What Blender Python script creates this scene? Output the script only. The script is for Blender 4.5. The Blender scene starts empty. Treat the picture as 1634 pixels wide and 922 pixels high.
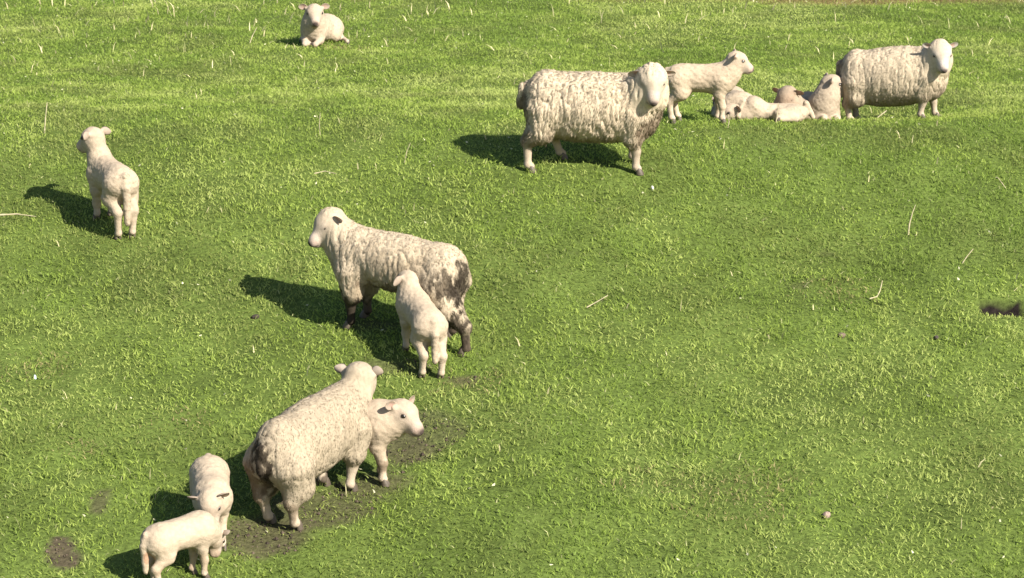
import bpy, math, random
import numpy as np
from mathutils import Vector

random.seed(4); rng = np.random.default_rng(11)
SC = bpy.context.scene
COL = SC.collection

# ------------------------------------------------------------------ camera, sky, sun, exposure
cam = bpy.data.cameras.new('camera'); cam_o = bpy.data.objects.new('camera', cam); COL.objects.link(cam_o)
cam.sensor_width = 36; cam.sensor_fit = 'HORIZONTAL'; cam.angle = math.radians(24.0)
cam_o.location = (0, 0, 0); cam_o.rotation_euler = (math.radians(75), 0, 0)
cam.clip_start = 0.1; cam.clip_end = 3000
SC.camera = cam_o

SUN_EL = math.radians(37); SUN_AZ = math.radians(-43)      # azimuth of the sun measured from +x
sdir = Vector((math.cos(SUN_AZ) * math.cos(SUN_EL), math.sin(SUN_AZ) * math.cos(SUN_EL), math.sin(SUN_EL)))
w = bpy.data.worlds.new('World'); SC.world = w; w.use_nodes = True
nt = w.node_tree; bg = nt.nodes['Background']
sky = nt.nodes.new('ShaderNodeTexSky'); sky.sky_type = 'NISHITA'; sky.sun_disc = False
sky.sun_elevation = SUN_EL; sky.sun_rotation = math.radians(90) - SUN_AZ
nt.links.new(sky.outputs[0], bg.inputs[0]); bg.inputs[1].default_value = 0.062
sun = bpy.data.lights.new('sun', 'SUN'); sun.energy = 4.6; sun.angle = math.radians(0.5); sun.color = (1.0, 0.93, 0.82)
sun_o = bpy.data.objects.new('sun', sun); COL.objects.link(sun_o)
sun_o.rotation_euler = sdir.to_track_quat('Z', 'Y').to_euler(); sun_o.location = (8, -8, 12)
SC.view_settings.view_transform = 'Standard'; SC.view_settings.look = 'None'
SC.view_settings.exposure = 1.42; SC.view_settings.gamma = 1; SC.view_settings.use_curve_mapping = False

# ------------------------------------------------------------------ noise and terrain (pure numpy)
#BEGIN_GROUND
def _hash(ix, iy, iz, seed):
    np.seterr(over="ignore"); h = (ix.astype(np.uint32) * np.uint32(374761393) + iy.astype(np.uint32) * np.uint32(668265263)
         + iz.astype(np.uint32) * np.uint32(2147483647) + np.uint32(seed) * np.uint32(974634777))
    h = (h ^ (h >> np.uint32(13))) * np.uint32(1274126177)
    h = h ^ (h >> np.uint32(16))
    return (h & np.uint32(0xffffff)).astype(np.float32) / np.float32(0xffffff)

def noise(x, y, z=None, seed=0):
    x = np.asarray(x, np.float32); y = np.asarray(y, np.float32)
    z = np.zeros_like(x) if z is None else np.asarray(z, np.float32)
    fx, fy, fz = np.floor(x), np.floor(y), np.floor(z)
    tx, ty, tz = x - fx, y - fy, z - fz
    ix, iy, iz = fx.astype(np.int64), fy.astype(np.int64), fz.astype(np.int64)
    tx = tx * tx * (3 - 2 * tx); ty = ty * ty * (3 - 2 * ty); tz = tz * tz * (3 - 2 * tz)
    def c(a, b, d): return _hash(ix + a, iy + b, iz + d, seed)
    x00 = c(0,0,0) * (1-tx) + c(1,0,0) * tx; x10 = c(0,1,0) * (1-tx) + c(1,1,0) * tx
    x01 = c(0,0,1) * (1-tx) + c(1,0,1) * tx; x11 = c(0,1,1) * (1-tx) + c(1,1,1) * tx
    return (x00 * (1-ty) + x10 * ty) * (1-tz) + (x01 * (1-ty) + x11 * ty) * tz * 1.0

def fbm(x, y, z=None, seed=0, o=3):
    s = 0; a = 0.5; t = 0; f = 1.0
    for i in range(o):
        s = s + a * noise(x * f, y * f, None if z is None else z * f, seed + i); t += a; a *= 0.5; f *= 2.03
    return s / t

_PY = [-60, 0, 5, 9, 12.3, 13.2, 16, 18.3, 19.8, 22, 24, 26, 30, 34, 42, 60, 120, 500]
_PZ = [-9, -8, -6.6, -5.6, -5.02, -4.92, -4.55, -4.04, -3.80, -4.03, -4.12, -4.21, -4.33, -4.45, -4.2, -2.5, 6, 60]
_gy = np.arange(-60, 500, 0.1)
_gz = np.interp(_gy, _PY, _PZ)
_k = np.exp(-0.5 * (np.arange(-25, 26) * 0.1 / 0.5) ** 2); _k /= _k.sum()
_gz = np.convolve(np.pad(_gz, 25, mode='edge'), _k, mode='valid')

MUD = [  # x, y, rx, ry, strength : trodden bare soil
    (-0.66, 14.1, .20, .22, 0.76), (-0.52, 14.35, .22, .22, 0.54), (-0.82, 13.66, .26, .24, 0.68), (-1.42, 13.03, .24, .20, 0.76), (-1.15, 13.35, .30, .2, 0.62),
    (-2.56, 12.80, .07, .12, 1.00), (-2.50, 12.66, .09, .10, 1.00), (-0.32, 15.05, .12, .07, 0.72), (-1.7, 12.98, .2, .12, 0.54), (-2.43, 13.38, .06, .13, 0.68), (-0.72, 15.2, .25, .1, 0.45),
    (-0.95, 15.85, .22, .1, 0.45), (0.45, 17.0, .12, .06, 0.45), (2.14, 19.36, .14, .08, 0.54), (2.05, 16.6, .10, .05, 0.36), (2.3, 17.1, .10, .06, 0.45)
]
SCAR = (3.42, 16.30)
def ground(x, y):
    x = np.asarray(x, float); y = np.asarray(y, float)
    z = np.interp(y, _gy, _gz)
    z = z + 0.03 * (fbm(x * 2.6, y * 2.6, None, 13, 2) - 0.5)
    z = z - 0.17 * np.exp(-((x - 3.0) / 1.4) ** 2 - ((y - 21.0) / 0.9) ** 2)
    z = z + 0.12 * (fbm(x * 0.9, y * 0.9, None, 3, 3) - 0.5) + 0.25 * (fbm(x * 0.16 + 7, y * 0.12, None, 9, 2) - 0.5) * np.clip((y - 4) / 8, 0, 1) * 0.4
    # broken turf edge: the turf beyond stands a step above a small hollow
    dx = (x - SCAR[0]) / 0.19 + 0.5 * (fbm(x * 9, y * 9, None, 77, 2) - .5); yy = y - (SCAR[1] - 0.05 * dx * dx + 0.05 * (fbm(x * 14, y * 3, None, 78, 2) - .5))
    z = z - 0.10 * np.exp(-np.abs(dx) ** 4) * np.clip(1 - np.clip(yy / 0.03, 0, 1), 0, 1) * np.exp(-(np.minimum(yy, 0) / 0.16) ** 2)
    return z
#END_GROUND
def g1(x, y): return float(ground(np.array([x]), np.array([y]))[0])

# ------------------------------------------------------------------ mesh / object helpers
def new_mesh(name, V, F4=None, F3=None, cols=None, smooth=True):
    V = np.asarray(V, np.float32); me = bpy.data.meshes.new(name)
    fs = []; 
    n4 = 0 if F4 is None else len(F4); n3 = 0 if F3 is None else len(F3)
    loops = np.concatenate([np.asarray(F4, np.int32).ravel() if n4 else np.zeros(0, np.int32),
                            np.asarray(F3, np.int32).ravel() if n3 else np.zeros(0, np.int32)])
    starts = np.concatenate([np.arange(n4) * 4, n4 * 4 + np.arange(n3) * 3]).astype(np.int32)
    totals = np.concatenate([np.full(n4, 4), np.full(n3, 3)]).astype(np.int32)
    me.vertices.add(len(V)); me.vertices.foreach_set('co', V.ravel())
    me.loops.add(len(loops)); me.loops.foreach_set('vertex_index', loops)
    me.polygons.add(n4 + n3); me.polygons.foreach_set('loop_start', starts); me.polygons.foreach_set('loop_total', totals)
    me.polygons.foreach_set('use_smooth', np.full(n4 + n3, smooth))
    if cols is not None:
        c = np.ones((len(V), 4), np.float32); c[:, :3] = cols
        a = me.attributes.new('col', 'FLOAT_COLOR', 'POINT'); a.data.foreach_set('color', c.ravel())
    me.update(calc_edges=True)
    return me

def link(name, me, mat, parent=None):
    o = bpy.data.objects.new(name, me); COL.objects.link(o); me.materials.append(mat)
    if parent: o.parent = parent
    return o

def tag(o, label, cat, group=None):
    o['label'] = label; o['category'] = cat
    if group: o['group'] = group
    return o

# ------------------------------------------------------------------ materials
def nodes_of(name):
    m = bpy.data.materials.new(name); m.use_nodes = True
    return m, m.node_tree, m.node_tree.nodes['Principled BSDF'], m.node_tree.nodes['Material Output']

def attr_mat(name, rough=0.9, spec=0.1, nscale=60, namt=0.18, bump=0.0, bscale=120, transl=0.0, sheen=0.0):
    m, t, b, out = nodes_of(name)
    at = t.nodes.new('ShaderNodeAttribute'); at.attribute_name = 'col'
    tc = t.nodes.new('ShaderNodeTexCoord'); no = t.nodes.new('ShaderNodeTexNoise')
    no.inputs['Scale'].default_value = nscale; no.inputs['Detail'].default_value = 3
    t.links.new(tc.outputs['Object'], no.inputs['Vector'])
    mr = t.nodes.new('ShaderNodeMapRange'); mr.inputs['From Min'].default_value = 0.3; mr.inputs['From Max'].default_value = 0.7
    mr.inputs['To Min'].default_value = 1 - namt; mr.inputs['To Max'].default_value = 1 + namt
    t.links.new(no.outputs['Fac'], mr.inputs['Value'])
    mx = t.nodes.new('ShaderNodeVectorMath'); mx.operation = 'SCALE'
    t.links.new(at.outputs['Color'], mx.inputs[0]); t.links.new(mr.outputs[0], mx.inputs['Scale'])
    t.links.new(mx.outputs[0], b.inputs['Base Color'])
    b.inputs['Roughness'].default_value = rough; b.inputs['Specular IOR Level'].default_value = spec
    b.inputs['Sheen Weight'].default_value = sheen
    if bump:
        bp = t.nodes.new('ShaderNodeBump'); bp.inputs['Strength'].default_value = bump; bp.inputs['Distance'].default_value = 0.01
        n2 = t.nodes.new('ShaderNodeTexNoise'); n2.inputs['Scale'].default_value = bscale; n2.inputs['Detail'].default_value = 4
        t.links.new(tc.outputs['Object'], n2.inputs['Vector']); t.links.new(n2.outputs['Fac'], bp.inputs['Height'])
        t.links.new(bp.outputs[0], b.inputs['Normal'])
    if transl:
        tr = t.nodes.new('ShaderNodeBsdfTranslucent'); t.links.new(mx.outputs[0], tr.inputs['Color'])
        ms = t.nodes.new('ShaderNodeMixShader'); ms.inputs[0].default_value = transl
        t.links.new(b.outputs[0], ms.inputs[1]); t.links.new(tr.outputs[0], ms.inputs[2]); t.links.new(ms.outputs[0], out.inputs['Surface'])
    return m

M_GROUND = attr_mat('turf soil', 0.95, 0.05, 35, 0.35, 0.8, 60)
M_GRASS = attr_mat('grass blade', 0.6, 0.2, 9, 0.12, transl=0.5)
M_DRY = attr_mat('dry straw', 0.7, 0.2, 30, 0.2, transl=0.2)
M_SKIN = attr_mat('short sheep hair', 0.85, 0.12, 45, 0.10, 0.35, 160)
M_WOOL = attr_mat('wool lock', 0.95, 0.05, 50, 0.12, transl=0.15)
M_EAR = attr_mat('ear skin', 0.75, 0.2, 60, 0.1, transl=0.4)
M_STONE = attr_mat('stone', 0.9, 0.2, 60, 0.3, 0.8, 60)
M_EYE, _t, _b, _o = nodes_of('eye'); _b.inputs['Base Color'].default_value = (0.012, 0.009, 0.007, 1); _b.inputs['Roughness'].default_value = 0.15
M_HOOF, _t, _b, _o = nodes_of('hoof horn'); _b.inputs['Roughness'].default_value = 0.6
_n = _t.nodes.new('ShaderNodeTexNoise'); _n.inputs['Scale'].default_value = 40
_r = _t.nodes.new('ShaderNodeValToRGB'); _r.color_ramp.elements[0].color = (0.03, 0.024, 0.018, 1); _r.color_ramp.elements[1].color = (0.11, 0.085, 0.06, 1)
_t.links.new(_n.outputs['Fac'], _r.inputs[0]); _t.links.new(_r.outputs[0], _b.inputs['Base Color'])

# ------------------------------------------------------------------ ground sheet
def mud_mask(x, y):
    m = np.zeros_like(x)
    n = fbm(x * 3.1, y * 3.1, None, 21, 3)
    for (cx, cy, rx, ry, s) in MUD:
        d = ((x - cx) / rx) ** 2 + ((y - cy) / ry) ** 2
        m = np.maximum(m, s * np.clip((1.15 - d) * 1.2 + (n - 0.5) * 4.5, 0, 1) * 0.9)
    return m
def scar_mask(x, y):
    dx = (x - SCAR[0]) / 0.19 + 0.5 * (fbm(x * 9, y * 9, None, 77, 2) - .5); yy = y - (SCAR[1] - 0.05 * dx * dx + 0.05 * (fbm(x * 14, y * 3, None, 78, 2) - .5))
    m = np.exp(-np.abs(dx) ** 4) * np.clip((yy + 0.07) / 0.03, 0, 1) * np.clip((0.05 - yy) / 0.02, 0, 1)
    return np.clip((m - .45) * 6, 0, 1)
def dry_mask(x, y):      # the strip of dead grass along the brow
    edge = 30.0 - 1.3 * np.clip((x + 1.5) / 8, -0.3, 1) * 0 + 0.5 * (fbm(x * 0.5, y * 0.2, None, 31, 2) - 0.5) * 2
    edge = edge + np.where(x < -2.6, 0.9, 0) * 0.8
    return np.clip((y - edge) / 0.5, 0, 1)

def axis(a, b, step, far, grow=1.35):
    core = np.arange(a, b + step * 0.5, step); lo, hi = [], []
    s, v = step, a
    while v > -far: s *= grow; v -= s; lo.append(v)
    s, v = step, b
    while v < far: s *= grow; v += s; hi.append(v)
    return np.array(lo[::-1] + list(core) + hi)
gx = axis(-7.5, 7.5, 0.05, 450); gyv = axis(11.5, 31.5, 0.05, 450); gyv = gyv[gyv > -58]
X, Y = np.meshgrid(gx, gyv); Z = ground(X, Y)
near = (Y > 8) & (Y < 34) & (np.abs(X) < 10)
Z = Z + np.where(near, 0.012 * (fbm(X * 7, Y * 7, None, 41, 2) - 0.5) * 2, 0)
mm = mud_mask(X, Y)[..., None]; sm = scar_mask(X, Y)[..., None]; dm = dry_mask(X, Y)[..., None]
nn = fbm(X * 2.2, Y * 2.2, None, 51, 3)[..., None]
c = np.array([0.075, 0.105, 0.024]) * (0.7 + 0.6 * nn)
c = c * (1 - mm) + np.array([0.062, 0.047, 0.034]) * mm
c = c * (1 - dm) + np.array([0.16, 0.13, 0.055]) * dm
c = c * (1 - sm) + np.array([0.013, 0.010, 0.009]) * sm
nyy, nxx = X.shape; idx = np.arange(nyy * nxx).reshape(nyy, nxx)
F4 = np.stack([idx[:-1, :-1], idx[:-1, 1:], idx[1:, 1:], idx[1:, :-1]], -1).reshape(-1, 4)
go = link('ground', new_mesh('ground', np.stack([X, Y, Z], -1).reshape(-1, 3), F4, cols=c.reshape(-1, 3)), M_GROUND)
go['kind'] = 'structure'

# ------------------------------------------------------------------ grass
def blades(bx, by, h, wd, col, lean, seed=0, rise=0):
    n = len(bx); r = np.random.default_rng(seed)
    bz = ground(bx, by) - 0.004 + rise
    a = r.uniform(0, 2 * np.pi, n); b = r.uniform(0, 2 * np.pi, n)
    sx, sy = np.cos(a) * wd * 0.5, np.sin(a) * wd * 0.5
    lx, ly = np.cos(b) * lean * h, np.sin(b) * lean * h
    up = h * np.sqrt(np.clip(1 - lean ** 2 * 0.97, 0.02, 1))
    V = np.zeros((n, 5, 3), np.float32)
    V[:, 0] = np.stack([bx - sx, by - sy, bz], -1); V[:, 1] = np.stack([bx + sx, by + sy, bz], -1)
    mx, my, mz = bx + lx * 0.36, by + ly * 0.36, bz + up * 0.62
    V[:, 2] = np.stack([mx + sx * 0.85, my + sy * 0.85, mz], -1); V[:, 3] = np.stack([mx - sx * 0.85, my - sy * 0.85, mz], -1)
    V[:, 4] = np.stack([bx + lx, by + ly, bz + up], -1)
    i = np.arange(n)[:, None] * 5
    F4 = i + np.array([[0, 1, 2, 3]]); F3 = i + np.array([[3, 2, 4]])
    return V.reshape(-1, 3), F4, F3, np.repeat(col, 5, 0)

def scatter(n, y0, y1, margin):
    """uniform points over the part of the slope the camera could see from here or a step aside"""
    yy = np.sqrt(rng.uniform(y0 ** 2, y1 ** 2, n)); hw = yy * 0.222 + margin
    xx = rng.uniform(-1, 1, n) * hw
    return xx, yy

def grass_colour(x, y):
    n1 = fbm(x * 0.55, y * 0.4, None, 61, 3); n2 = fbm(x * 2.6, y * 1.9, None, 71, 3); n3 = fbm(x * 11, y * 11, None, 81, 2)
    t = np.clip(0.5 + 1.6 * (n1 - 0.5) + 1.6 * (n2 - 0.5) + 0.7 * (n3 - 0.5) + rng.normal(0, 0.12, len(x)), 0, 1)[:, None]
    dark = np.array([0.200, 0.285, 0.052]); mid = np.array([0.292, 0.380, 0.074]); lite = np.array([0.39, 0.455, 0.130])
    c = np.where(t < 0.5, dark + (mid - dark) * t * 2, mid + (lite - mid) * (t * 2 - 1))
    dl = np.clip((fbm(x * 1.7 + 9, y * 1.4, None, 66, 3) - .56) * 7, 0, 1)[:, None] * rng.uniform(0.2, .9, (len(x), 1))
    c = c * (1 - dl) + np.array([0.21, 0.235, 0.075]) * dl
    pale = rng.uniform(0, 1, len(x)) < 0.022
    c[pale] = np.array([0.42, 0.43, 0.20]) * rng.uniform(.8, 1.15, (pale.sum(), 1))
    return c

NB = 720000
x1, y1 = scatter(NB, 11.6, 31.5, 1.3)
keep = rng.uniform(0, 1, NB) < np.clip(1.25 - 0.035 * (y1 - 12), 0.55, 1)
keep &= rng.uniform(0, 1, NB) > 0.85 * mud_mask(x1, y1) + scar_mask(x1, y1)
x1, y1 = x1[keep], y1[keep]
clump = fbm(x1 * 5.5, y1 * 5.5, None, 91, 2); big = fbm(x1 * 1.1, y1 * 1.1, None, 95, 2)
h = (0.019 + 0.025 * np.clip(clump * 1.5 - 0.3, 0, 1) + 0.012 * big) * rng.uniform(0.6, 1.3, len(x1))
flat = rng.uniform(0, 1, len(x1)) < 0.5                       # half the leaves lie over, tangled
lean = np.where(flat, rng.uniform(0.8, 1.0, len(x1)), rng.uniform(0.3, 0.92, len(x1)))
rise = np.where(flat, rng.uniform(0.0, 0.75, len(x1)) * h, 0)
h *= 1 - 0.5 * mud_mask(x1, y1)
wd = rng.uniform(0.0042, 0.0088, len(x1)) * (0.8 + 0.02 * (y1 - 12)) * np.where(flat, 1.35, 1)
gc = grass_colour(x1, y1)
dd = dry_mask(x1, y1)[:, None] * (rng.uniform(0, 1, (len(x1), 1)) < 0.8)
gc = gc * (1 - dd) + np.array([0.27, 0.21, 0.085]) * rng.uniform(0.6, 1.2, (len(x1), 1)) * dd
pt = np.zeros(len(x1)); pn = fbm(x1 * 6, y1 * 6, None, 23, 2)
for (cx, cy, rx, ry) in ((-2.15, 14.53, .26, .22), (-2.61, 14.04, .2, .13), (-0.32, 15.0, .3, .2), (2.3, 16.5, .35, .2), (-3.2, 15.2, .3, .3), (1.3, 13.5, .6, .4), (-1.9, 25.7, .4, .2)):
    pt = np.maximum(pt, np.clip(1.2 - ((x1 - cx) / rx) ** 2 - ((y1 - cy) / ry) ** 2 + (pn - .5) * 2, 0, 1))
pd = (rng.uniform(0, 1, len(x1)) < pt * 0.45)[:, None]
gc = np.where(pd, np.array([0.36, 0.31, 0.14]) * rng.uniform(.6, 1.2, (len(x1), 1)), gc)
mmk = (mud_mask(x1, y1) * rng.uniform(.2, .9, len(x1)))[:, None]; gc = gc * (1 - mmk) + np.array([0.10, 0.085, 0.045]) * mmk
V, F4, F3, cc = blades(x1, y1, h, wd, gc, lean, 5, rise)
o = link('grass', new_mesh('grass', V, F4, F3, cc, smooth=False), M_GRASS); o['kind'] = 'stuff'
tag(o, 'short grazed green grass covering the whole slope', 'grass')

def dry_colour(n): return np.array([0.46, 0.42, 0.24]) * rng.uniform(0.6, 1.25, (n, 1))
nd = 5200
x2, y2 = scatter(nd, 12, 31.5, 1.0)
k2 = rng.uniform(0, 1, nd) < 0.12 + 0.25 * np.clip((y2 - 20) / 9, 0, 1) * np.clip(fbm(x2 * 0.6, y2 * 0.5, None, 15, 2) * 3 - 1, 0, 1)
x2, y2 = x2[k2], y2[k2]; n2 = len(x2)
V, F4, F3, cc = blades(x2, y2, rng.uniform(0.04, 0.10, n2) * (1 + 1.1 * np.clip((y2 - 22) / 8, 0, 1)), rng.uniform(0.006, 0.012, n2) * (1 + .5 * np.clip((y2 - 22) / 8, 0, 1)), dry_colour(n2), rng.uniform(0.2, 0.97, n2), 6)
ns = 520
x3, y3 = scatter(ns, 12, 31, 1.0); kk = scar_mask(x3, y3) < .02; x3, y3 = x3[kk], y3[kk]; ns = len(x3); z3 = rng.uniform(.015, .035, ns)
V3, G4, G3, c3 = blades(x3, y3, rng.uniform(.014, .026, ns), rng.uniform(.010, .020, ns), np.array([.46, .45, .30]) * rng.uniform(.6, 1.3, (ns, 1)), rng.uniform(.7, 1, ns), 8, z3)
F4 = np.concatenate([F4, G4 + len(V)]); F3 = np.concatenate([F3, G3 + len(V)]); V = np.concatenate([V, V3]); cc = np.concatenate([cc, c3])
o = link('dry_grass', new_mesh('dry_grass', V, F4, F3, cc, smooth=False), M_DRY); o['kind'] = 'stuff'
tag(o, 'scattered pale dead grass blades among the green', 'dry grass')

xm, ym = rng.uniform(-2.8, .1, 9000), rng.uniform(12.5, 15.4, 9000); km = rng.uniform(0, 1, 9000) < mud_mask(xm, ym) * .55
xm, ym = xm[km], ym[km]; nm = len(xm); zm = ground(xm, ym); rm_ = rng.uniform(.004, .015, nm) * rng.uniform(.6, 1.2, nm)
oc = np.array([(1, 0, 0), (-1, 0, 0), (0, 1, 0), (0, -1, 0), (0, 0, .8), (0, 0, -.6)], float)
vm = np.stack([xm, ym, zm], -1)[:, None] + oc[None] * rm_[:, None, None] * rng.uniform(.6, 1.4, (nm, 6, 1))
tri = np.array([(0, 2, 4), (2, 1, 4), (1, 3, 4), (3, 0, 4), (2, 0, 5), (1, 2, 5), (3, 1, 5), (0, 3, 5)])
cm = np.array([.058, .044, .032]) * np.repeat(rng.uniform(.5, 1.6, (nm, 1)), 6, 0)
o = link('soil_crumbs', new_mesh('soil_crumbs', vm.reshape(-1, 3), None, (np.arange(nm)[:, None, None] * 6 + tri[None]).reshape(-1, 3), cm, smooth=False), M_STONE); o['kind'] = 'stuff'
tag(o, 'dark crumbs of trodden soil around the near ewe and lambs', 'soil')

# ------------------------------------------------------------------ implicit surfaces: a body is one smooth skin
class Prim:
    def __init__(s, kind, wool, k, **kw): s.kind, s.wool, s.k = kind, wool, k; s.__dict__.update(kw)
    def sd(s, P):
        if s.kind == 'cone':
            ba = s.b - s.a; t = np.clip(((P - s.a) @ ba) / max(ba @ ba, 1e-9), 0, 1)
            q = P - s.a - t[:, None] * ba
            return np.sqrt((q * q).sum(1)) - (s.ra + (s.rb - s.ra) * t)
        q = (P - s.a) @ s.R
        k0 = np.sqrt(((q / s.r) ** 2).sum(1)); k1 = np.sqrt(((q / s.r ** 2) ** 2).sum(1))
        return k0 * (k0 - 1) / np.maximum(k1, 1e-6)

def union(P, prims):
    d = np.full(len(P), 9.0, np.float32)
    for p in prims:
        e = p.sd(P).astype(np.float32); hh = np.clip(0.5 + 0.5 * (d - e) / p.k, 0, 1)
        d = d * (1 - hh) + e * hh - p.k * hh * (1 - hh)
    return d

def surface(prims, h):
    lo = np.full(3, 9.0); hi = -lo
    for p in prims:
        pts = [(p.a, p.ra), (p.b, p.rb)] if p.kind == 'cone' else [(p.a, p.r.max())]
        for c, r in pts: lo = np.minimum(lo, c - r); hi = np.maximum(hi, c + r)
    lo = lo - 0.06; B = 4
    nb = np.ceil((hi + 0.06 - lo) / (h * B)).astype(int)
    n = nb * B
    cg = [lo[i] + (np.arange(nb[i]) + 0.5) * h * B for i in range(3)]
    C = np.stack(np.meshgrid(*cg, indexing='ij'), -1).reshape(-1, 3)
    dc = union(C, prims); D = np.repeat(np.repeat(np.repeat(dc.reshape(nb), B, 0), B, 1), B, 2)
    act = np.abs(dc) < h * B * 1.6 + 0.02
    ai = np.argwhere(act.reshape(nb)); off = np.stack(np.meshgrid(*[np.arange(B)] * 3, indexing='ij'), -1).reshape(-1, 3)
    I = (ai[:, None] * B + off[None]).reshape(-1, 3)
    d = union(lo + (I + 0.5) * h, prims); D[I[:, 0], I[:, 1], I[:, 2]] = d
    S = D < 0
    m = n - 1
    acc = np.zeros((*m, 3), np.float32); cnt = np.zeros(m, np.int16)
    cor = [(a, b, c) for a in (0, 1) for b in (0, 1) for c in (0, 1)]
    def sub(A, o): return A[o[0]:o[0] + m[0], o[1]:o[1] + m[1], o[2]:o[2] + m[2]]
    for o in cor:
        for ax in range(3):
            if o[ax]: continue
            o2 = list(o); o2[ax] = 1
            a, b = sub(D, o), sub(D, o2); x = (a < 0) != (b < 0)
            j = np.argwhere(x); av = a[x]; bv = b[x]; t = av / (av - bv)
            pt = j + np.array(o); pt = pt.astype(np.float32); pt[:, ax] += t
            acc[x] += pt; cnt[x] += 1
    on = cnt > 0; vid = np.full(m, -1, np.int64); vid[on] = np.arange(on.sum())
    V = acc[on] / cnt[on][:, None]; V = lo + (V + 0.5) * h
    quads = []
    for ax in range(3):
        u, v = (ax + 1) % 3, (ax + 2) % 3
        sl = [slice(None)] * 3; sl2 = [slice(None)] * 3; sl[ax] = slice(0, -1); sl2[ax] = slice(1, None)
        s1, s2 = S[tuple(sl)], S[tuple(sl2)]; j = np.argwhere(s1 != s2); flip = s2[s1 != s2]
        j = j[(j[:, u] > 0) & (j[:, v] > 0)] ; flip = S[tuple((j + np.eye(3, dtype=int)[ax]).T)]
        def cell(du, dv):
            q = j.copy(); q[:, u] += du; q[:, v] += dv; return vid[q[:, 0], q[:, 1], q[:, 2]]
        q = np.stack([cell(-1, -1), cell(0, -1), cell(0, 0), cell(-1, 0)], 1)
        q[flip] = q[flip][:, ::-1]; quads.append(q)
    F = np.concatenate(quads)
    # light smoothing
    for lam in (0.5, -0.52, 0.5):
        s = np.zeros_like(V); cN = np.zeros(len(V))
        for i in range(4):
            a, b = F[:, i], F[:, (i + 1) % 4]
            for c in range(3): s[:, c] += np.bincount(a, V[b, c], len(V))
            cN += np.bincount(a, minlength=len(V))
        V = V + lam * (s / np.maximum(cN, 1)[:, None] - V)
    return V, F

def vnormals(V, F):
    n = np.cross(V[F[:, 2]] - V[F[:, 0]], V[F[:, 3]] - V[F[:, 1]]); N = np.zeros_like(V)
    for i in range(4):
        for c in range(3): N[:, c] += np.bincount(F[:, i], n[:, c], len(V))
    return N / np.maximum(np.linalg.norm(N, axis=1), 1e-9)[:, None], np.linalg.norm(n, axis=1) * 0.5

def A(*v): return np.array(v, float)

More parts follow.
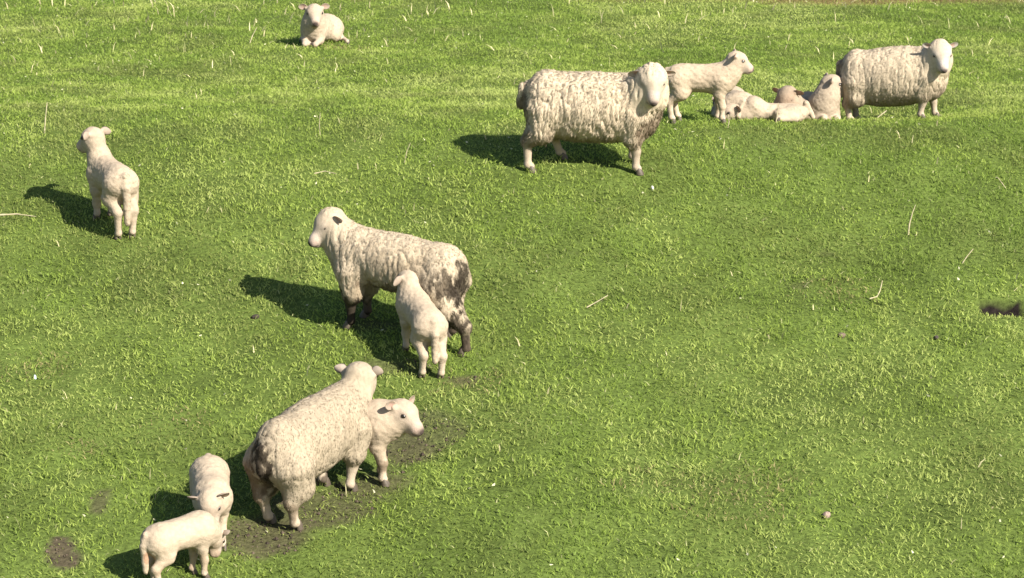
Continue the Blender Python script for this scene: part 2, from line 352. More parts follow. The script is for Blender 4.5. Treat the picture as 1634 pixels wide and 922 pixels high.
# ------------------------------------------------------------------ sheep
def build_sheep(kind, label, xy, yaw, s=1.0, head=(0.45, 0, 0.8), hyaw=0, hpitch=-25, hroll=0,
                feet=None, lying=False, tail=True, dirt=(), col=(0.385, 0.318, 0.230), face=(0.36, 0.30, 0.245),
                leg=(0.41, 0.335, 0.255), fat=1.0, slope=None, sink=0.0, seed=0, belly_dark=0.0, grime=0.08, neck=1.0, tuft=1.0, shag=0.6, hsz=1.0, deep=1.0, ear_up=None, squash=1.0, bright=1.0, earl=1.0, nose=(0.055,0.04,0.035), tail_end=None, hind_leg=None, low=0.0):
    ewe = kind == 'ewe'; r = np.random.default_rng(100 + seed)
    yw = math.radians(yaw); cy, sy_ = math.cos(yw), math.sin(yw); x0, y0 = xy; z0 = g1(x0, y0) - sink
    dz = 0.35 * s
    def gl(lx, ly): return g1(x0 + cy * lx - sy_ * ly, y0 + sy_ * lx + cy * ly) - z0 - sink
    sf = (gl(dz, 0) - gl(-dz, 0)) / (2 * dz) if slope is None else slope
    sl = (gl(0, .12) - gl(0, -.12)) / .24
    def W(p, foot=False):
        p = np.array(p, float) * s
        q = p.copy(); q[2] += sf * p[0] + sl * p[1] * max(0, 1 - p[2] / (0.35 * s))
        if foot: q[2] = gl(p[0], p[1]) + p[2]
        return q
    P = []
    def cone(a, b, ra, rb, k=0.05, wool=1, fa=False, fb=False): P.append(Prim('cone', wool, k * s, a=W(a, fa), b=W(b, fb), ra=ra * s, rb=rb * s))
    pit = math.atan(sf); Rp = np.array([[math.cos(pit), 0, -math.sin(pit)], [0, 1, 0], [math.sin(pit), 0, math.cos(pit)]])
    def ell(c, rad, k=0.06, wool=1, R=None): P.append(Prim('ell', wool, k * s, a=W(c), r=np.array(rad, float) * s, R=Rp if R is None else R))
    hooves = []
    if ewe:
        fw = fat
        up_ = .27 * (1 - deep)
        ell((-0.36, 0, 0.50 + up_), (0.18, 0.22 * fw, 0.25 * deep)); ell((-0.12, 0, 0.47 + up_), (0.34, 0.265 * fw, 0.275 * deep), 0.08)
        ell((0.12, 0, 0.47 + up_), (0.34, 0.255 * fw, 0.275 * deep), 0.08); ell((0.36, 0, 0.47 + up_ * .6), (0.19, 0.205 * fw, 0.26 * (deep + 1) / 2), 0.08)
        F = feet or dict(hl=(-0.38, .12), hr=(-0.38, -.12), fl=(0.34, .11), fr=(0.34, -.11))
        for key, sd in (('hl', 1), ('hr', -1)):
            fx, fy = F[key]; d = fx + 0.38
            cone((-0.36, sd * .11, .42 + up_ * .5), (-0.35 + d * .5, sd * .13, .29 + up_ * .5), .155, .105, .06)
            cone((-0.35 + d * .5, sd * .13, .29 + up_ * .5), (-0.42 + d * .8, sd * .12, .21), .100, .058, .05)
            cone((-0.42 + d * .8, sd * .12, .215), (fx - .015, fy, .06), .040, .028, .02, 0, False, True)
            cone((fx - .015, fy, .06), (fx + .010, fy, .045), .032, .030, .015, 0, True, True)
            hooves.append((fx + .02, fy))
        for key, sd in (('fl', 1), ('fr', -1)):
            fx, fy = F[key]; d = fx - 0.34
            cone((0.34, sd * .12, .42), (0.32 + d * .3, sd * .12, .27), .12, .085, .05)
            cone((0.32 + d * .3, sd * .12, .27), (0.34 + d * .7, (sd * .11 + fy) / 2, .165), .066, .038, .03, 0.6)
            cone((0.34 + d * .7, (sd * .11 + fy) / 2, .165), (fx - .005, fy, .06), .036, .027, .02, 0, False, True)
            cone((fx - .005, fy, .06), (fx + .012, fy, .045), .032, .030, .015, 0, True, True)
            hooves.append((fx + .025, fy))
        if tail: cone((-0.53, 0, .60), (-0.555, 0, .47), .05, .035, .03)
        hs = 1.04 * hsz
    elif not lying:
        fw = fat
        ell((-0.19, 0, 0.392), (0.14, 0.108 * fw, 0.124)); ell((-0.02, 0, 0.394), (0.25, 0.116 * fw, 0.128), .06)
        ell((0.16, 0, 0.392), (0.15, 0.112 * fw, 0.140), .06)
        F = feet or dict(hl=(-0.24, .065), hr=(-0.24, -.065), fl=(0.18, .06), fr=(0.18, -.06))
        for key, sd in (('hl', 1), ('hr', -1)):
            fx, fy = F[key]; d = fx + 0.24
            cone((-0.21, sd * .045, .375), (-0.17 + d * .4, sd * .070, .27), .092, .064, .06)
            cone((-0.17 + d * .4, sd * .072, .27), (-0.275 + d * .75, sd * .068 * .5 + fy * .5, .185), .060, .036, .04)
            cone((-0.275 + d * .75, sd * .034 + fy * .5, .185), (fx - .008, fy, .05), .034, .023, .025, .6, False, True)
            cone((fx - .008, fy, .05), (fx + .006, fy, .04), .026, .025, .015, .2, True, True)
            hooves.append((fx + .012, fy))
        for key, sd in (('fl', 1), ('fr', -1)):
            fx, fy = F[key]; d = fx - 0.18
            cone((0.18, sd * .055, .37), (0.16 + d * .3, sd * .062, .26), .078, .050, .04)
            cone((0.16 + d * .3, sd * .062, .26), (0.185 + d * .7, sd * .03 + fy * .5, .15), .044, .032, .025)
            cone((0.185 + d * .7, sd * .03 + fy * .5, .15), (fx, fy, .05), .030, .022, .02, .6, False, True)
            cone((fx, fy, .05), (fx + .010, fy, .04), .026, .024, .015, .2, True, True)
            hooves.append((fx + .018, fy))
        if tail:
            e = tail_end or (-0.318, 0.0, .16)
            cone((-0.305, 0, .455), (-0.325, 0, .37), .032, .034, .02); cone((-0.325, 0, .37), e, .034, .024, .015)
        hs = 0.90 * hsz
    else:
        fw = fat
        k_ = squash; ell((-0.20, 0.01, 0.155 * k_), (0.16, 0.145 * fw, 0.145 * k_)); ell((0.0, 0, 0.15 * k_), (0.22, 0.135 * fw, 0.145 * k_), .05)
        ell((0.17, 0, 0.165 * k_), (0.125, 0.115 * fw, 0.15 * k_), .05)
        for sd in (1, -1):        # folded forelegs
            cone((0.18, sd * .075, .13), (0.24, sd * .085, .06), .07, .045, .03)
            cone((0.24, sd * .085, .06), (0.33, sd * .06, .035), .036, .027, .02, .5, False, True)
            cone((0.33, sd * .06, .035), (0.25 + .03 * sd, sd * .02, .025), .026, .024, .02, 0, True, True)
            hooves.append((0.25 + .03 * sd, sd * .02))
        for sd in (1, -1):        # folded hind legs
            cone((-0.22, sd * .10, .13 * k_), (-0.06, sd * .155, .075 * k_), .105 * (k_ + 1) / 2, .06, .05)
            cone((-0.06, sd * .155, .075), (-0.20, sd * .185, .04), .05, .035, .03, 1, False, True)
            e = hind_leg if (hind_leg and sd == hind_leg[2]) else (-0.03, sd * .215, sd)
            cone((-0.20, sd * .185, .04), (e[0], e[1], .03), .032, .025, .02, .4, True, True)
            hooves.append((e[0], e[1]))
        if tail: cone((-0.34, 0, .17), (-0.40, 0.05, .045), .03, .025, .02)
        hs = 0.90 * hsz
    # ---- neck and head
    H = W(head); a, b, c = math.radians(hyaw), math.radians(hpitch), math.radians(hroll)
    fx = A(math.cos(a) * math.cos(b), math.sin(a) * math.cos(b), math.sin(b)); fy = A(-math.sin(a), math.cos(a), 0); fz = np.cross(fx, fy)
    fy, fz = fy * math.cos(c) + fz * math.sin(c), fz * math.cos(c) - fy * math.sin(c)
    q = hs * s
    hl_ = .88 if ewe else .80
    def hp(u, v, t): return H + (fx * u * hl_ + fy * v + fz * t) * q
    def hcone(p, p2, ra, rb, k=.03, wool=0): P.append(Prim('cone', wool, k * q, a=hp(*p), b=hp(*p2), ra=ra * q, rb=rb * q))
    R = np.stack([fx, fy, fz], 1)
    if ewe: N0, nr0, nr1, N1 = A(.34, 0, .53), .20 * neck, .125 * min(neck, 1.0), (.0, 0, -.015)
    elif lying: N0, nr0, nr1, N1 = A(.17, 0, .20 * squash), .12 * neck, .082 * neck, (0.0, 0, -.015)
    else: N0, nr0, nr1, N1 = A(.19, 0, .40), .115 * neck, .078 * neck, (0, 0, -.015)
    n0 = W(N0); n1 = hp(*N1); mid = (n0 + n1) / 2 + A(0, 0, -0.015 * s) + A(.02 * s, 0, 0)
    rm = (nr0 + nr1) / 2 * 0.96
    P.append(Prim('cone', 1, .06 * s, a=n0, b=mid, ra=nr0 * s, rb=rm * s)); P.append(Prim('cone', 1, .06 * s, a=mid, b=n1, ra=rm * s, rb=nr1 * s))
    P.append(Prim('ell', .75 if ewe else .85, .04 * q, a=hp(.035, 0, .012), r=A(.10, .084, .084) * q, R=R))
    hcone((.07, 0, -.005), (.20, 0, -.045), .074, .046, .04)
    hcone((.20, 0, -.045), (.235, 0, -.056), .046, .037, .02)
    hcone((.05, 0, -.055), (.20, 0, -.088), .050, .030, .03)
    for sd in (1, -1):
        P.append(Prim('ell', 0, .02 * q, a=hp(.085, sd * .054, .030), r=A(.035, .024, .024) * q, R=R))   # brow
        P.append(Prim('ell', .7, .03 * q, a=hp(.04, sd * .052, -.045), r=A(.06, .03, .05) * q, R=R))   # cheek
        hcone((0.0, sd * .06, .035), (-.005, sd * .092, .045), .024, .018, .02, .3)                    # ear root
    if ewe: P.append(Prim('ell', 1, .04 * q, a=hp(-.02, 0, .03), r=A(.09, .080, .078) * q, R=R))
    hvox = (0.0082 if ewe else 0.0078) * (s if s < 1 else 1)
    V, Fq = surface(P, hvox)
    # ---- per-vertex wool weight from the nearest forms
    ds = np.stack([p.sd(V) for p in P], 1); wt = np.exp(-np.clip(ds - ds.min(1, keepdims=True), 0, 1) / (0.012 * s))
    wool = (wt * np.array([p.wool for p in P])).sum(1) / wt.sum(1)
    N, fa = vnormals(V, Fq)
    if ewe:
        lock = fbm(V[:, 0] * 34 + 3 * noise(V[:, 0] * 5, V[:, 2] * 5, V[:, 1] * 5, seed), V[:, 1] * 26, V[:, 2] * 6, seed + 2, 2) - 0.5
        nr_ = fbm(V[:, 0] * 24 + 1.5 * noise(V[:, 0] * 4, V[:, 2] * 4, V[:, 1] * 4, seed + 3), V[:, 1] * 18, V[:, 2] * 4.2, seed + 12, 2); part = np.clip(1 - np.abs(nr_ - .5) * 9, 0, 1) ** 1.5
        lump = fbm(V[:, 0] * 8, V[:, 1] * 8, V[:, 2] * 8, seed + 5, 2) - 0.5
        disp = (0.012 * lock * tuft + 0.011 * lump - 0.0095 * part * tuft * np.clip(wool * 4 - 3, 0, 1)) * s
    else:
        lock = fbm(V[:, 0] * 45, V[:, 1] * 45, V[:, 2] * 45, seed + 2, 2) - 0.5
        disp = (0.009 * lock + 0.006 * (fbm(V[:, 0] * 12, V[:, 1] * 12, V[:, 2] * 12, seed + 5, 2) - 0.5)) * s
    V = V + N * (disp * np.clip(wool, 0, 1) ** 1.5)[:, None]
    N, fa = vnormals(V, Fq)
    # ---- coat colour: fleece, bare face and shanks, dark nose, dirt, some shade put into the colour
    def coat(Vp, wl, jit=0.0):
        cw = A(*col) * bright; n1 = fbm(Vp[:, 0] * 9, Vp[:, 1] * 9, Vp[:, 2] * 5, seed + 9, 3)[:, None]
        base = cw * (0.86 + 0.28 * n1)
        if ewe: base = base * (1 + .10 * tuft * (2 * fbm(Vp[:, 0] * 42 + 3 * noise(Vp[:, 0] * 5, Vp[:, 2] * 5, Vp[:, 1] * 5, seed), Vp[:, 1] * 34, Vp[:, 2] * 5, seed + 2, 2) - 1))[:, None]
        isleg = np.clip((0.30 * s - (Vp[:, 2] - sf * Vp[:, 0])) / (0.08 * s), 0, 1)[:, None]
        hd = np.linalg.norm(Vp - hp(.1, 0, -.03), axis=1)[:, None] < 0.3 * q
        bare = np.where(hd, A(*face), A(*leg)) * (0.92 + 0.16 * n1)
        cc = base * wl[:, None] + bare * (1 - wl[:, None])
        L = (Vp - H) @ R / q; L[:, 0] /= hl_
        nz = np.exp(-(((L[:, 0] - .282) / .03) ** 2 + (L[:, 1] / .034) ** 2 + ((L[:, 2] + .052) / .026) ** 2) * 0.6) * 1.3
        mo = np.exp(-(((L[:, 0] - .235) / .035) ** 2 + ((L[:, 2] + .079 + .2 * np.abs(L[:, 1])) / .010) ** 2)) * (np.abs(L[:, 1]) < .055) * 0.85
        pk = np.exp(-(((L[:, 0] - .235) / .03) ** 2 + ((L[:, 2] + .055) / .035) ** 2)) * (np.abs(L[:, 1]) < .07) * 0.35
        es = sum(np.exp(-(((L[:, 0] - .097) / .027) ** 2 + ((L[:, 1] - sd * .072) / .024) ** 2 + ((L[:, 2] - .020) / .020) ** 2)) for sd in (1, -1)) * 0.75
        cc = cc * (1 - pk[:, None]) + A(.62, .42, .36) * pk[:, None]
        for m_ in (nz, mo, es): m_ = np.clip(m_, 0, 1)[:, None]; cc = cc * (1 - m_) + A(*nose) * m_
        g = np.clip((fbm(Vp[:, 0] * 6, Vp[:, 1] * 6, Vp[:, 2] * 4, seed + 14, 3) - 0.45) * 3, 0, 1) * grime * wl
        cc = cc * (1 - g[:, None]) + A(.30, .235, .155) * g[:, None]
        if belly_dark:  # fleece gets darker towards the belly
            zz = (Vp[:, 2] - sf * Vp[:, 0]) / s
            d = np.clip((0.32 - zz) / 0.12 + (fbm(Vp[:, 0] * 14, Vp[:, 1] * 14, Vp[:, 2] * 6, seed + 33, 3) - .5) * 2.2, 0, 1) * belly_dark * (0.4 + 0.6 * wl)
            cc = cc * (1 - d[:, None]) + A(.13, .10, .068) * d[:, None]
        for (p, rad, dc, amt) in dirt:
            e = np.sqrt((((Vp / s - A(*p)) / A(*rad)) ** 2).sum(1))
            nb = fbm(Vp[:, 0] * 30, Vp[:, 1] * 30, Vp[:, 2] * 16, seed + 19, 3) - 0.5
            m_ = np.clip((1.1 - e) * 2.8 + nb * 6.5, 0, 1)[:, None] * amt * (e < 1.9)[:, None]
            cc = cc * (1 - m_) + A(*dc) * m_
        if jit: cc = cc * r.uniform(1 - jit, 1 + jit, (len(Vp), 1))
        return cc
    root = bpy.data.objects.new(kind, None); COL.objects.link(root); root.empty_display_size = 0.1
    root.location = (x0, y0, z0); root.rotation_euler = (0, 0, yw)
    tag(root, label, kind if kind != 'ewe' else 'ewe', 'ewes on the grass slope' if ewe else 'lambs on the grass slope')
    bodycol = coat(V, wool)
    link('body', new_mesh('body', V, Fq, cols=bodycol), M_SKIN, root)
    # ---- fleece: short combed locks rooted in the skin
    fw_ = wool[Fq].mean(1); Lf = (V[Fq].mean(1) - H) @ R / q; ar = fa * (fw_ > 0.6) * ~((Lf[:, 0] > .075) & (np.abs(Lf[:, 1]) < .16) & (np.abs(Lf[:, 2]) < .17) & (Lf[:, 0] < .3))
    nT = int((30000 if ewe else 17000) * min(1.0, ar.sum() / (2.6 * s * s if ewe else 0.75 * s * s)))
    fi = r.choice(len(Fq), nT, p=ar / ar.sum()); bw = r.dirichlet((1, 1, 1, 1), nT)
    Pp = (V[Fq[fi]] * bw[:, :, None]).sum(1); Nn = (N[Fq[fi]] * bw[:, :, None]).sum(1); Nn /= np.linalg.norm(Nn, axis=1)[:, None]
    ww = (wool[Fq[fi]] * bw).sum(1)
    g = A(-.35, 0, -1); T = g - Nn * (Nn @ g)[:, None]
    T += r.normal(0, 0.3, (nT, 3)); T -= Nn * (T * Nn).sum(1)[:, None]; T /= np.maximum(np.linalg.norm(T, axis=1), 1e-6)[:, None]
    Ln = (r.uniform(.018, .040, nT) * shag if ewe else r.uniform(.008, .017, nT)) * s * np.clip(ww, .5, 1)
    hdn = np.linalg.norm(Pp - hp(.06, 0, -.01), axis=1) < .2 * q; Ln = Ln * np.where(hdn, .5, 1)
    Wd = (r.uniform(.004, .008, nT) if ewe else r.uniform(.003, .006, nT)) * s
    up = (r.uniform(.12, .5, nT) if ewe else r.uniform(.05, .25, nT))[:, None]
    D = T * (1 - up * .5) + Nn * up; D /= np.linalg.norm(D, axis=1)[:, None]
    S = np.cross(D, Nn); S /= np.maximum(np.linalg.norm(S, axis=1), 1e-6)[:, None]
    B0 = Pp - Nn * 0.004
    Md = B0 + D * Ln[:, None] * .6 + Nn * .002; Tp = B0 + D * Ln[:, None] + T * Ln[:, None] * .25
    Vt = np.stack([B0 - S * Wd[:, None] * .5, B0 + S * Wd[:, None] * .5, Md + S * Wd[:, None] * .45, Md - S * Wd[:, None] * .45, Tp], 1).reshape(-1, 3)
    ii = np.arange(nT)[:, None] * 5
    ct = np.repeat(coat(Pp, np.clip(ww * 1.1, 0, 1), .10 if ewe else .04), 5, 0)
    me = new_mesh('fleece', Vt, ii + A(0, 1, 2, 3).astype(int)[None], ii + A(3, 2, 4).astype(int)[None], ct)
    Nj = Nn + r.normal(0, .2 if ewe else .08, Nn.shape); Nj /= np.linalg.norm(Nj, axis=1)[:, None]
    me.normals_split_custom_set_from_vertices(np.repeat(Nj, 5, 0).tolist())
    link('fleece', me, M_WOOL, root)
    # ---- ears, eyes, hooves
    for sd in (1, -1):
        L, wdt = (.125 if ewe else .115) * q * earl, .034 * q * (1 if ewe else 1.15)
        base = hp(-.005, sd * .076, .045); ax = fy * sd * .92 + fx * -.18 + fz * (ear_up if ear_up is not None else (0.05 if ewe else .28)); ax = ax / np.linalg.norm(ax)
        fr = fx - ax * (fx @ ax); fr = fr / np.linalg.norm(fr); wv = np.cross(ax, fr)
        nu, nv = 9, 10; vs, cs = [], []
        for i in range(nu):
            u = i / (nu - 1); pw = wdt * (0.30 + 0.70 * math.sin(min(1, u * 1.6) * math.pi / 2)) * math.sqrt(max(0.0, 1 - max(0, (u - .5) / .52) ** 2))
            th = .007 * q * (1 - .5 * u)
            for j in range(nv):
                t = 2 * math.pi * j / nv; x_ = math.cos(t) * pw; y_ = math.sin(t)
                cup = (x_ / wdt) ** 2 * .018 * q
                pt = base + ax * (L * u - .012 * q) + wv * x_ + fr * (cup - .016 * q * math.sin(u * 3) * 0.6 + th * y_ * (1 if y_ < 0 else .4)) - fz * (.022 * q * u * u)
                vs.append(pt); inner = y_ > 0.15 and abs(x_) < pw * .55 and 0.2 < u < .75
                cs.append(A(.46, .31, .25) if inner else A(*face) * 1.2)
        idx = np.arange(nu * nv).reshape(nu, nv); f4 = []
        for i in range(nu - 1):
            for j in range(nv): f4.append([idx[i, j], idx[i, (j + 1) % nv], idx[i + 1, (j + 1) % nv], idx[i + 1, j]])
        f4 = np.array(f4); vs = np.array(vs)
        if sd < 0: f4 = f4[:, ::-1]
        link('ear', new_mesh('ear', vs, f4, cols=np.array(cs)), M_EAR, root)
        ec = hp(.100, sd * .071, .018); er = .021 * q; vs, f4 = [], []
        for i in range(7):
            for j in range(10):
                t, p_ = math.pi * i / 6, 2 * math.pi * j / 10
                vs.append(ec + er * (fx * math.sin(t) * math.cos(p_) + fz * math.sin(t) * math.sin(p_) * .8 + fy * math.cos(t)))
        idx = np.arange(70).reshape(7, 10)
        for i in range(6):
            for j in range(10): f4.append([idx[i, j], idx[i, (j + 1) % 10], idx[i + 1, (j + 1) % 10], idx[i + 1, j]])
        link('eye', new_mesh('eye', vs, f4), M_EYE, root)
    hw = (.036 if ewe else .029) * s
    for (hx, hy) in hooves:
        vs, f4 = [], []
        cx, cyy = hx * s, hy * s; zb = gl(cx, cyy)
        for t in (-1, 1):                        # two cloven toes
            o0 = len(vs)
            for k_, (zz, ln, wd_) in enumerate(((0.0, 1.0, .50), (.016, .95, .50), (.036, .62, .44), (.05, .40, .36))):
                for j in range(8):
                    p_ = 2 * math.pi * j / 8
                    vs.append((cx + hw * (ln * math.cos(p_) * (1.0 if math.cos(p_) > 0 else .8) - .1 * k_), cyy + t * hw * .50 + hw * wd_ * math.sin(p_), zb + zz * (s if not ewe else 1.1)))
            for k_ in range(3):
                for j in range(8): f4.append([o0 + k_ * 8 + j, o0 + k_ * 8 + (j + 1) % 8, o0 + k_ * 8 + 8 + (j + 1) % 8, o0 + k_ * 8 + 8 + j])
            f4.append([o0 + 24, o0 + 26, o0 + 28, o0 + 30])
        link('hoof', new_mesh('hoof', vs, f4), M_HOOF, root)
    return root

# ------------------------------------------------------------------ small things in the turf
def stalk(label, x, y, pts, r0, r1, group=True, tint=1.0):
    """a dead grass stem: bent tapering straw, points relative to its foot"""
    r0, r1 = r0 * .65, r1 * .8; z = g1(x, y); P_ = [Vector(p) for p in pts]; vs, f4 = [], []
    fine = []
    for i in range(len(P_) - 1):
        for k in range(4): fine.append(P_[i].lerp(P_[i + 1], k / 4))
    fine.append(P_[-1]); n = len(fine)
    for i, p in enumerate(fine):
        t = (fine[min(i + 1, n - 1)] - fine[max(i - 1, 0)]).normalized(); a = t.cross(Vector((.3, 1, .2))).normalized(); b = t.cross(a)
        rr = r0 + (r1 - r0) * i / (n - 1); rr *= 1 + .25 * math.sin(i * 2.1)
        for j in range(6):
            q = 2 * math.pi * j / 6; vs.append(p + a * rr * math.cos(q) + b * rr * .45 * math.sin(q))
    for i in range(n - 1):
        for j in range(6): f4.append([i * 6 + j, i * 6 + (j + 1) % 6, i * 6 + 6 + (j + 1) % 6, i * 6 + 6 + j])
    vs = np.array([tuple(v) for v in vs]); c = np.array([.52, .46, .30]) * tint * (0.85 + .3 * noise(vs[:, 0] * 30, vs[:, 1] * 30, vs[:, 2] * 30, 5))[:, None]
    o = link('dry_stalk', new_mesh('dry_stalk', vs, np.array(f4), cols=c), M_DRY); o.location = (x, y, z)
    tag(o, label, 'grass stalk', 'dry grass stalks on the slope'); return o
stalk('tall straight pale dead stalk standing uphill from the tall lone lamb', -3.84, 19.43, [(0, 0, -.01), (.015, 0, .12), (.035, .01, .26)], .009, .004)
stalk('pale bent stalk standing alone in green turf below the far right ewe', 2.95, 17.43, [(0, 0, -.01), (.005, 0, .08), (.025, 0, .17), (.045, 0, .23)], .010, .003)
stalk('pale straw lying flat beside the shadow of the tall lone lamb', -3.72, 17.62, [(-.13, 0, .05), (0, .01, .055), (.15, -.03, .045)], .012, .004)
stalk('pale stalk leaning right to the left of the lamb lying near the top', -2.87, 26.1, [(0, 0, -.01), (.035, 0, .09), (.09, 0, .19)], .010, .004)
stalk('thin faint upright stalk between the tall lone lamb and the long woolled ewe', -1.56, 19.24, [(0, 0, -.01), (-.005, 0, .09), (.004, 0, .19)], .006, .003, tint=.8)
stalk('thin leaning stalk just left of the shadow of the long woolled ewe', -0.85, 18.62, [(0, 0, -.01), (.02, 0, .09), (.05, 0, .16)], .006, .003, tint=.8)
stalk('low slanting straw in open turf right of the muddy ewe', 0.54, 16.19, [(-.02, 0, .01), (.06, .02, .05), (.13, .03, .09)], .007, .004, tint=.8)
stalk('hooked pale straw in the middle of the right hand turf', 2.55, 16.37, [(-.03, 0, .03), (.02, 0, .045), (.04, 0, .09), (.055, .01, .16)], .008, .004)
stalk('curved straw lying above the head of the muddy ewe', -1.45, 18.25, [(-.08, 0, .045), (0, .02, .06), (.09, -.01, .045)], .007, .004, tint=.85)
stalk('slanting pale straw standing above the dark hollow at the right edge', 3.27, 16.95, [(0, 0, 0), (.03, 0, .05), (.075, 0, .11)], .007, .004, tint=.9)
stalk('slanting straw right of the lone bent stalk near the right edge', 3.82, 18.2, [(0, 0, 0), (-.03, 0, .04), (-.07, 0, .09)], .007, .003, tint=.9)
stalk('pale straw leaning against the turf under the belly of the far right ewe', 3.08, 20.2, [(0, 0, .01), (.05, 0, .05), (.11, 0, .10)], .009, .006)
stalk('upright pale stalk in front of the flat sleeping lamb', 2.22, 19.95, [(0, 0, -.01), (.012, 0, .08), (.02, 0, .17)], .006, .004)
stalk('forked looking stalk in front of the feet of the standing profile lamb', 1.78, 19.55, [(0, 0, -.01), (.01, 0, .06), (.0, 0, .12)], .006, .004, tint=.9)

def lump(name, label, cat, x, y, rad, col, seed):
    vs, f4 = [], []; nu, nv = 12, 16
    for i in range(nu):
        for j in range(nv):
            t, p = math.pi * i / (nu - 1), 2 * math.pi * j / nv
            vs.append((math.sin(t) * math.cos(p), math.sin(t) * math.sin(p), math.cos(t)))
    v = np.array(vs); k = 0.75 + .5 * fbm(v[:, 0] * 1.6 + seed, v[:, 1] * 1.6, v[:, 2] * 1.6, seed, 3)
    v = v * k[:, None] * np.array(rad)
    for i in range(nu - 1):
        for j in range(nv): f4.append([i * nv + j, i * nv + nv + j, i * nv + nv + (j + 1) % nv, i * nv + (j + 1) % nv])
    c = np.array(col) * (0.7 + .6 * fbm(v[:, 0] * 60, v[:, 1] * 60, v[:, 2] * 60, seed, 2))[:, None]
    o = link(name, new_mesh(name, v, np.array(f4), cols=c), M_STONE); o.location = (x, y, g1(x, y) + rad[2] * .5); o.rotation_euler = (0.1, -.1, seed)
    return tag(o, label, cat)
lump('stone', 'pinkish grey stone lying in the lower right turf', 'stone', 1.83, 13.2, (.026, .022, .022), (.24, .18, .15), 1)
lump('soil_clod', 'small dark soil clod in the right hand turf below the dark hollow', 'clod', 2.89, 15.76, (.020, .018, .016), (.05, .04, .035), 2)
lump('soil_clod', 'grey brown clod with pale edge left of the small dark clod', 'clod', 2.25, 15.79, (.026, .022, .022), (.13, .10, .075), 3)
lump('soil_clod', 'dark clod in the turf below the shadow of the muddy ewe', 'clod', -1.77, 16.0, (.03, .025, .02), (.04, .032, .025), 4)
lump('pebble', 'tiny bluish white pebble near the left edge', 'pebble', -3.12, 15.07, (.010, .009, .022), (.45, .52, .58), 5)
lump('pebble', 'white pebble below the front foot of the long woolled ewe', 'pebble', 1.08, 18.1, (.012, .010, .022), (.48, .46, .40), 6)

# ------------------------------------------------------------------ the flock
MUDC = (.022, .017, .012); BROWN = (.12, .085, .055)
build_sheep('ewe', 'large long woolled ewe standing broadside facing right with her head turned to the viewer', (0.62, 18.5), -3, .99,
    head=(.47, -.17, .755), hyaw=-84, hpitch=-36, feet=dict(hr=(-.48, -.13), hl=(-.24, .12), fr=(.36, -.11), fl=(.33, .11)), nose=(.06, .045, .04), bright=1.1, hsz=.96,
    belly_dark=.8, grime=.08, seed=1, tuft=1.1, shag=.75, neck=1.2, ear_up=-.05, dirt=[((.5, -.1, .33), (.16, .2, .13), BROWN, .8), ((-.53, 0, .48), (.06, .2, .16), BROWN, .8), ((-.5, 0, .28), (.12, .2, .1), BROWN, .6)])
build_sheep('ewe', 'ewe with mud black hindquarters and legs standing facing left beside a small lamb', (-0.76, 15.75), 156, 0.92,
    head=(.56, .0, .725), hyaw=54, hpitch=-26, grime=.5, seed=2, tuft=1.0, shag=.6, belly_dark=.3, leg=(.05, .038, .028), fat=.84, neck=.92, deep=.76, hsz=.92, nose=(.03, .025, .025), bright=.92, ear_up=.2,
    feet=dict(hl=(-.58, .12), hr=(-.36, -.12), fl=(.36, .10), fr=(.33, -.11)), tail=False,
    dirt=[((-.46, .18, .46), (.10, .15, .12), MUDC, .9), ((-.30, .2, .46), (.18, .14, .13), (.17, .135, .095), .6), ((-.53, .05, .42), (.07, .15, .2), MUDC, .9), ((-.46, .12, .16), (.2, .15, .15), MUDC, .9), ((.33, .1, .14), (.2, .2, .17), MUDC, .9),  # front leg patch mixes mud with shade put into the coat
          ((-.05, .25, .58), (.16, .1, .13), (.20, .16, .11), .45), ((-.26, .2, .40), (.16, .14, .06), MUDC, .8), ((.05, .2, .36), (.22, .2, .06), BROWN, .7)])  # low belly patch puts the shade of the underside into the coat
build_sheep('ewe', 'cream ewe seen from behind with a soiled rump and her head raised looking away uphill', (-1.17, 13.42), 58, 0.88,
    head=(.54, .0, .67), hyaw=20, hpitch=-8, grime=.10, seed=3, tuft=.75, shag=.5, neck=.80, fat=.77, deep=.94, hsz=1.12, ear_up=.75, earl=.8, bright=.74, leg=(.33, .27, .205),
    feet=dict(hl=(-.36, .10), hr=(-.36, -.12), fl=(.24, .10), fr=(.28, -.10)),
    dirt=[((-.55, .03, .46), (.13, .09, .15), MUDC, .95), ((-.50, .02, .27), (.14, .07, .2), MUDC, .85), ((-.44, .12, .30), (.10, .08, .18), BROWN, .7), ((-.40, -.12, .12), (.1, .1, .1), BROWN, .6), ((.3, .1, .12), (.15, .1, .1), MUDC, .8)])
build_sheep('ewe', 'white faced ewe standing at the far right behind the low brow with her head up', (3.30, 20.6), -16, 0.86,
    head=(.46, -.13, .69), hyaw=-66, hpitch=-28, belly_dark=.6, grime=.05, seed=4, tuft=.65, shag=.6, face=(.39, .35, .31), ear_up=.5, deep=1.08, nose=(.09, .07, .065), feet=dict(hl=(-.36, .12), hr=(-.40, -.12), fl=(.42, .10), fr=(.30, -.11)), bright=1.05,
    dirt=[((-.54, -.05, .45), (.05, .1, .2), BROWN, .7)])
LW = (.340, .275, .202); LF = (.335, .27, .212)
build_sheep('lamb', 'lamb lying alone near the top of the slope with its face to the viewer', (-2.10, 26.1), -104, 1.0, head=(.22, .02, .36), hyaw=22, hpitch=-14,
    lying=True, seed=11, col=LW, face=LF, hind_leg=(-.05, .30, 1), fat=1.15, ear_up=.45, hsz=1.1, neck=1.15)
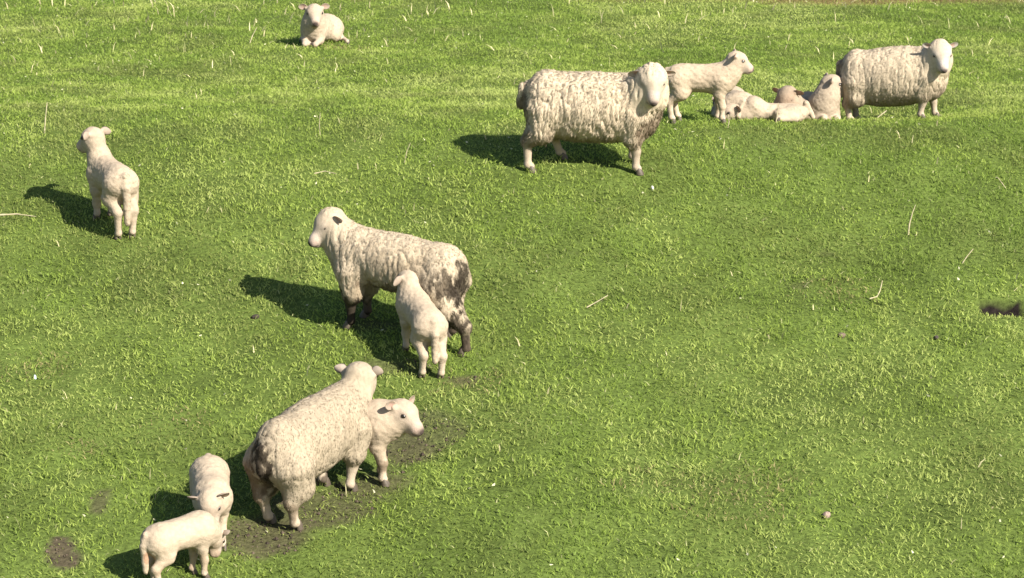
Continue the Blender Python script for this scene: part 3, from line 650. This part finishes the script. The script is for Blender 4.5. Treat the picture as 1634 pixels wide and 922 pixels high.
build_sheep('lamb', 'tall lamb standing alone on the left seen from behind with long tail', (-2.98, 17.52), 119, .98, head=(.23, .03, .645), hyaw=30, fat=.95, neck=.80, slope=.03, tail_end=(-.315, 0, .10), hpitch=-12,
    feet=dict(hl=(-.24, .05), hr=(-.27, -.05), fl=(.19, .06), fr=(.17, -.05)), seed=12, col=LW, face=LF, leg=(.36, .29, .22), ear_up=0)
build_sheep('lamb', 'small lamb standing against the flank of the muddy ewe', (-0.60, 15.30), 111, .86, head=(.25, 0, .54), hyaw=8, hpitch=5,
    feet=dict(hl=(-.22, .07), hr=(-.28, -.06), fl=(.19, .06), fr=(.17, -.06)), seed=13, col=LW, face=LF, ear_up=-.3)
build_sheep('lamb', 'lamb standing on the uphill side of the cream ewe and looking right', (-0.95, 13.72), -8, 0.96, head=(.30, -.01, .47), hyaw=-28, hpitch=-16, hroll=-6,
    feet=dict(hl=(-.24, .065), hr=(-.24, -.065), fl=(.16, .05), fr=(.19, -.05)), seed=14, col=(.325, .26, .19), face=LF, dirt=[((.2, 0, .12), (.1, .1, .1), BROWN, .7)], ear_up=.5)
build_sheep('lamb', 'lamb grazing with its lowered head towards the viewer', (-1.72, 13.0), -80, .80, head=(.30, -.02, .44), hyaw=-6, hpitch=-58, hroll=18, seed=15, col=LW, face=LF, fat=1.15)
build_sheep('lamb', 'nearest lamb grazing in the lower left corner with its tail to the viewer', (-1.83, 12.48), 38, 0.70, head=(.31, .02, .31), hyaw=12, hpitch=-66, seed=16, col=LW, face=LF, fat=1.18, feet=dict(hl=(-.20, .065), hr=(-.23, -.065), fl=(.13, .06), fr=(.17, -.06)),
    dirt=[((-.30, -.04, .28), (.05, .03, .12), (.28, .15, .09), .7), ((.1, 0, .1), (.4, .2, .12), (.25, .18, .12), .5)])
build_sheep('lamb', 'lamb standing in profile facing right behind the large long woolled ewe', (1.58, 19.88), -5, 0.94, head=(.29, 0, .565), hyaw=3, hpitch=-14, seed=17, col=(.36, .288, .208), face=LF,
    feet=dict(hl=(-.20, .06), hr=(-.25, -.06), fl=(.15, .06), fr=(.19, -.06)), neck=.95, hsz=.95, ear_up=.4)
build_sheep('lamb', 'lamb lying curled behind the front legs of the standing profile lamb', (1.93, 20.45), 95, 0.95, head=(.30, .05, .15), hyaw=30, hpitch=-20, lying=True, seed=18, col=LW, face=LF, squash=.9)
build_sheep('lamb', 'drowsy lamb lying low between the curled lamb and the far right ewe', (2.44, 20.55), -112, .95, head=(.22, 0, .25), hyaw=-12, hpitch=-40, lying=True, seed=19, col=LW, face=(.26, .18, .125), ear_up=0.0, bright=.72, squash=.85)  # bright lowered to put the neighbour's shade into the coat colour
build_sheep('lamb', 'lamb lying with its head up against the rump of the far right ewe', (2.66, 20.75), -75, 1.0, head=(.16, .05, .365), hyaw=80, hpitch=-6, lying=True, seed=20, col=LW, face=LF, bright=.86)  # bright slightly lowered, shade over the huddle put into the coat
build_sheep('lamb', 'lamb stretched out flat asleep in front of the drowsy lamb', (2.20, 20.2), 186, 0.9, head=(.36, .02, .07), hyaw=10, hpitch=-8, lying=True, seed=21, col=LW, face=LF, squash=.55)
